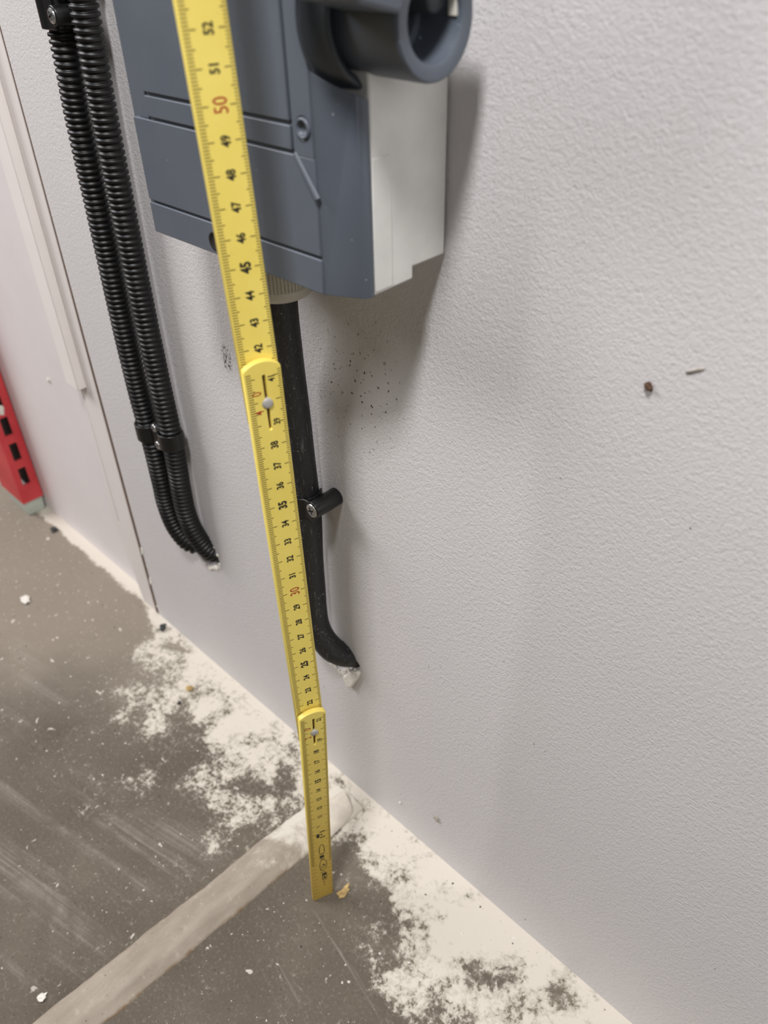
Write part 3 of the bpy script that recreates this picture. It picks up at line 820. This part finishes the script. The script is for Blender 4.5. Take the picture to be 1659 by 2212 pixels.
bm = bmesh.new(); put(bm, [(RX-0.05,-0.012,0.0),(RX-0.004,-0.012,0.0),(RX-0.004,0.007,0.0),(RX-0.05,0.007,0.0)], [(RX-0.048,-0.014,0.020),(RX-0.002,-0.014,0.020),(RX-0.002,0.0082,0.020),(RX-0.048,0.0082,0.020)])
o = bm_obj('foot_pad', bm, M['clear']); bevel(o, 0.001, 2); sub(o, rd)
b = bmesh.new(); bmesh.ops.create_icosphere(b, subdivisions=2, radius=1.0)
for v in b.verts:
    k = 0.7 + 0.9*noise.noise(v.co*2 + Vector((4, 2, 1))); v.co = Vector((RX + 0.0006 + v.co.x*0.0015*k, -0.004 + v.co.y*0.004*k, 0.137 + v.co.z*0.008*k))
sub(bm_obj('plaster_splash', b, M['plaster']), rd)

# ------------------------------------------------------------------ loose bits
def lump(name, x, y, s, mat, label, cat, flat=0.5, z=0.0, group=None, stretch=(1,1), wall_side=False, rot=0.0, seed=0):
    b = bmesh.new(); bmesh.ops.create_icosphere(b, subdivisions=2, radius=1.0)
    for v in b.verts:
        k = 0.72 + 0.7*noise.noise(v.co*1.5 + Vector((x*333+seed, y*517, s*1000)))
        v.co = Vector((v.co.x*s*k*stretch[0], v.co.y*s*k*stretch[1], v.co.z*s*flat*k))
    zmin = min(v.co.z for v in b.verts)
    for v in b.verts: v.co.z -= zmin
    o = bm_obj(name, b, mat)
    if wall_side:
        o.rotation_euler = (PI/2, 0, 0); o.rotation_euler.rotate_axis('Z', rot); o.location = (x, 0.0001, y)
    else:
        o.location = (x, y, z); o.rotation_euler = (0, 0, rot)
    return tag(o, label, cat, group)
lump('rubber_chip', -0.3000, -0.0085, 0.0048, M['coal'], 'dark angular chip on the floor by the wall below the conduits', 'debris', 0.7, seed=3)
lump('rubber_crumb', -0.2129, -0.0495, 0.0018, M['coal'], 'small round black crumb on the concrete left of the paint spill', 'debris', 0.8)
lump('rubber_chip', -0.5203, -0.0060, 0.0050, M['coal'], 'dark lump on the floor in front of the red upright', 'debris', 0.5)
lump('foam_crumb', -0.2190, -0.0342, 0.0040, M['foam'], 'yellow crumb lying on the white paint left of the ruler', 'debris', 0.5)
lump('foam_crumb', 0.0115, -0.0660, 0.0048, M['foam'], 'yellowish lump on the floor right beside the foot of the ruler', 'debris', 0.45, stretch=(0.7, 1.5))
lump('plaster_flake', -0.4363, -0.0810, 0.0075, M['plaster'], 'white plaster flake on the concrete at the left edge', 'debris', 0.25, stretch=(1.3, 0.7))
lump('plaster_flake', -0.0790, -0.2440, 0.0036, M['plaster'], 'white plaster flake beside the filler strip at the bottom left', 'debris', 0.3)
lump('plaster_crumb', 0.1278, 0.4121, 0.0019, M['brown'], 'tiny tan crumb stuck to the wall at the right', 'debris', 0.8, wall_side=True)
lump('plaster_sliver', 0.1416, 0.4227, 0.0028, M['dustchip'], 'thin grey sliver stuck on the wall right of the crumb', 'debris', 0.25, stretch=(1.4, 0.22), wall_side=True, rot=0.55)
lump('grit_splash', 0.0394, 0.0461, 0.0034, M['dustchip'], 'grey gritty splash low on the wall right of the ruler foot', 'debris', 0.3, wall_side=True, stretch=(1.0, 0.8))
lump('plaster_crumb', 0.0042, 0.0277, 0.0012, M['plaster'], 'tiny white crumb on the wall above the paint spill', 'debris', 0.7, wall_side=True)
lump('plaster_crumb', -0.0820, 0.4050, 0.0026, M['plaster'], 'small pale blister on the wall left of the ruler under the box', 'debris', 0.3, wall_side=True)
lump('plaster_crumb', -0.4430, 0.2090, 0.0026, M['plaster'], 'white crumb stuck to the smooth wall left of the batten', 'debris', 0.5, wall_side=True).location.y = 0.0101
# peeled tape end at the head of the strip
b = bmesh.new()
pts = [[(-0.0455,-0.0105,0.0030),(-0.0417,-0.0125,0.0064),(-0.0370,-0.0140,0.0046),(-0.0315,-0.0160,0.0038),(-0.0265,-0.0190,0.0010)],
       [(-0.0475,-0.0220,0.0034),(-0.0430,-0.0230,0.0070),(-0.0380,-0.0240,0.0050),(-0.0315,-0.0260,0.0042),(-0.0255,-0.0280,0.0006)],
       [(-0.0500,-0.0380,0.0036),(-0.0455,-0.0390,0.0056),(-0.0395,-0.0400,0.0046),(-0.0315,-0.0410,0.0040),(-0.0250,-0.0430,0.0005)],
       [(-0.0515,-0.0520,0.0034),(-0.0465,-0.0530,0.0042),(-0.0395,-0.0540,0.0040),(-0.0315,-0.0550,0.0036),(-0.0255,-0.0560,0.0006)]]
gv = [[b.verts.new(p) for p in r] for r in pts]
for r0_, r1_ in zip(gv, gv[1:]):
    for q in range(4): b.faces.new((r0_[q], r0_[q+1], r1_[q+1], r1_[q]))
o = bm_obj('peeled_tape', b, M['paper'], None, True)
md = o.modifiers.new('s', 'SOLIDIFY'); md.thickness = 0.0005; md.offset = 1
md = o.modifiers.new('u', 'SUBSURF'); md.levels = md.render_levels = 2
tag(o, 'torn paint-covered tape folded up at the wall end of the filler strip', 'tape')

# grit scattered over the floor, white and dark crumbs in one uncountable layer
b = bmesh.new(); rnd = random.Random(11)
def grit(bm_, x, y, s, mi):
    pts = []
    for a in range(5):
        an = 2*PI*a/5 + rnd.random()
        pts.append((x + s*math.cos(an)*(0.6+0.7*rnd.random()), y + s*math.sin(an)*(0.6+0.7*rnd.random())))
    v = [bm_.verts.new((px, py, 0.0)) for px, py in pts]; t = bm_.verts.new((x, y, s*(0.5+0.5*rnd.random())))
    for i in range(5): bm_.faces.new((v[i], v[(i+1) % 5], t)).material_index = mi
for i in range(1950):
    dark = i % 5 == 0
    x = rnd.uniform(-0.62, 0.20); y = -abs(rnd.gauss(0.0, 0.10 if dark else 0.14)) - 0.002
    if -0.074 < x < -0.024: continue
    grit(b, x, y, rnd.choice([0.0002, 0.0002, 0.0003, 0.0003, 0.0004, 0.0005, 0.0008])*rnd.uniform(0.7, 1.2), 1 if dark else 0)
o = bm_obj('floor_grit', b, M['plaster']); o.data.materials.append(M['coal'])
tag(o, 'fine white and dark plaster grit scattered over the concrete floor', 'grit', kind='stuff')
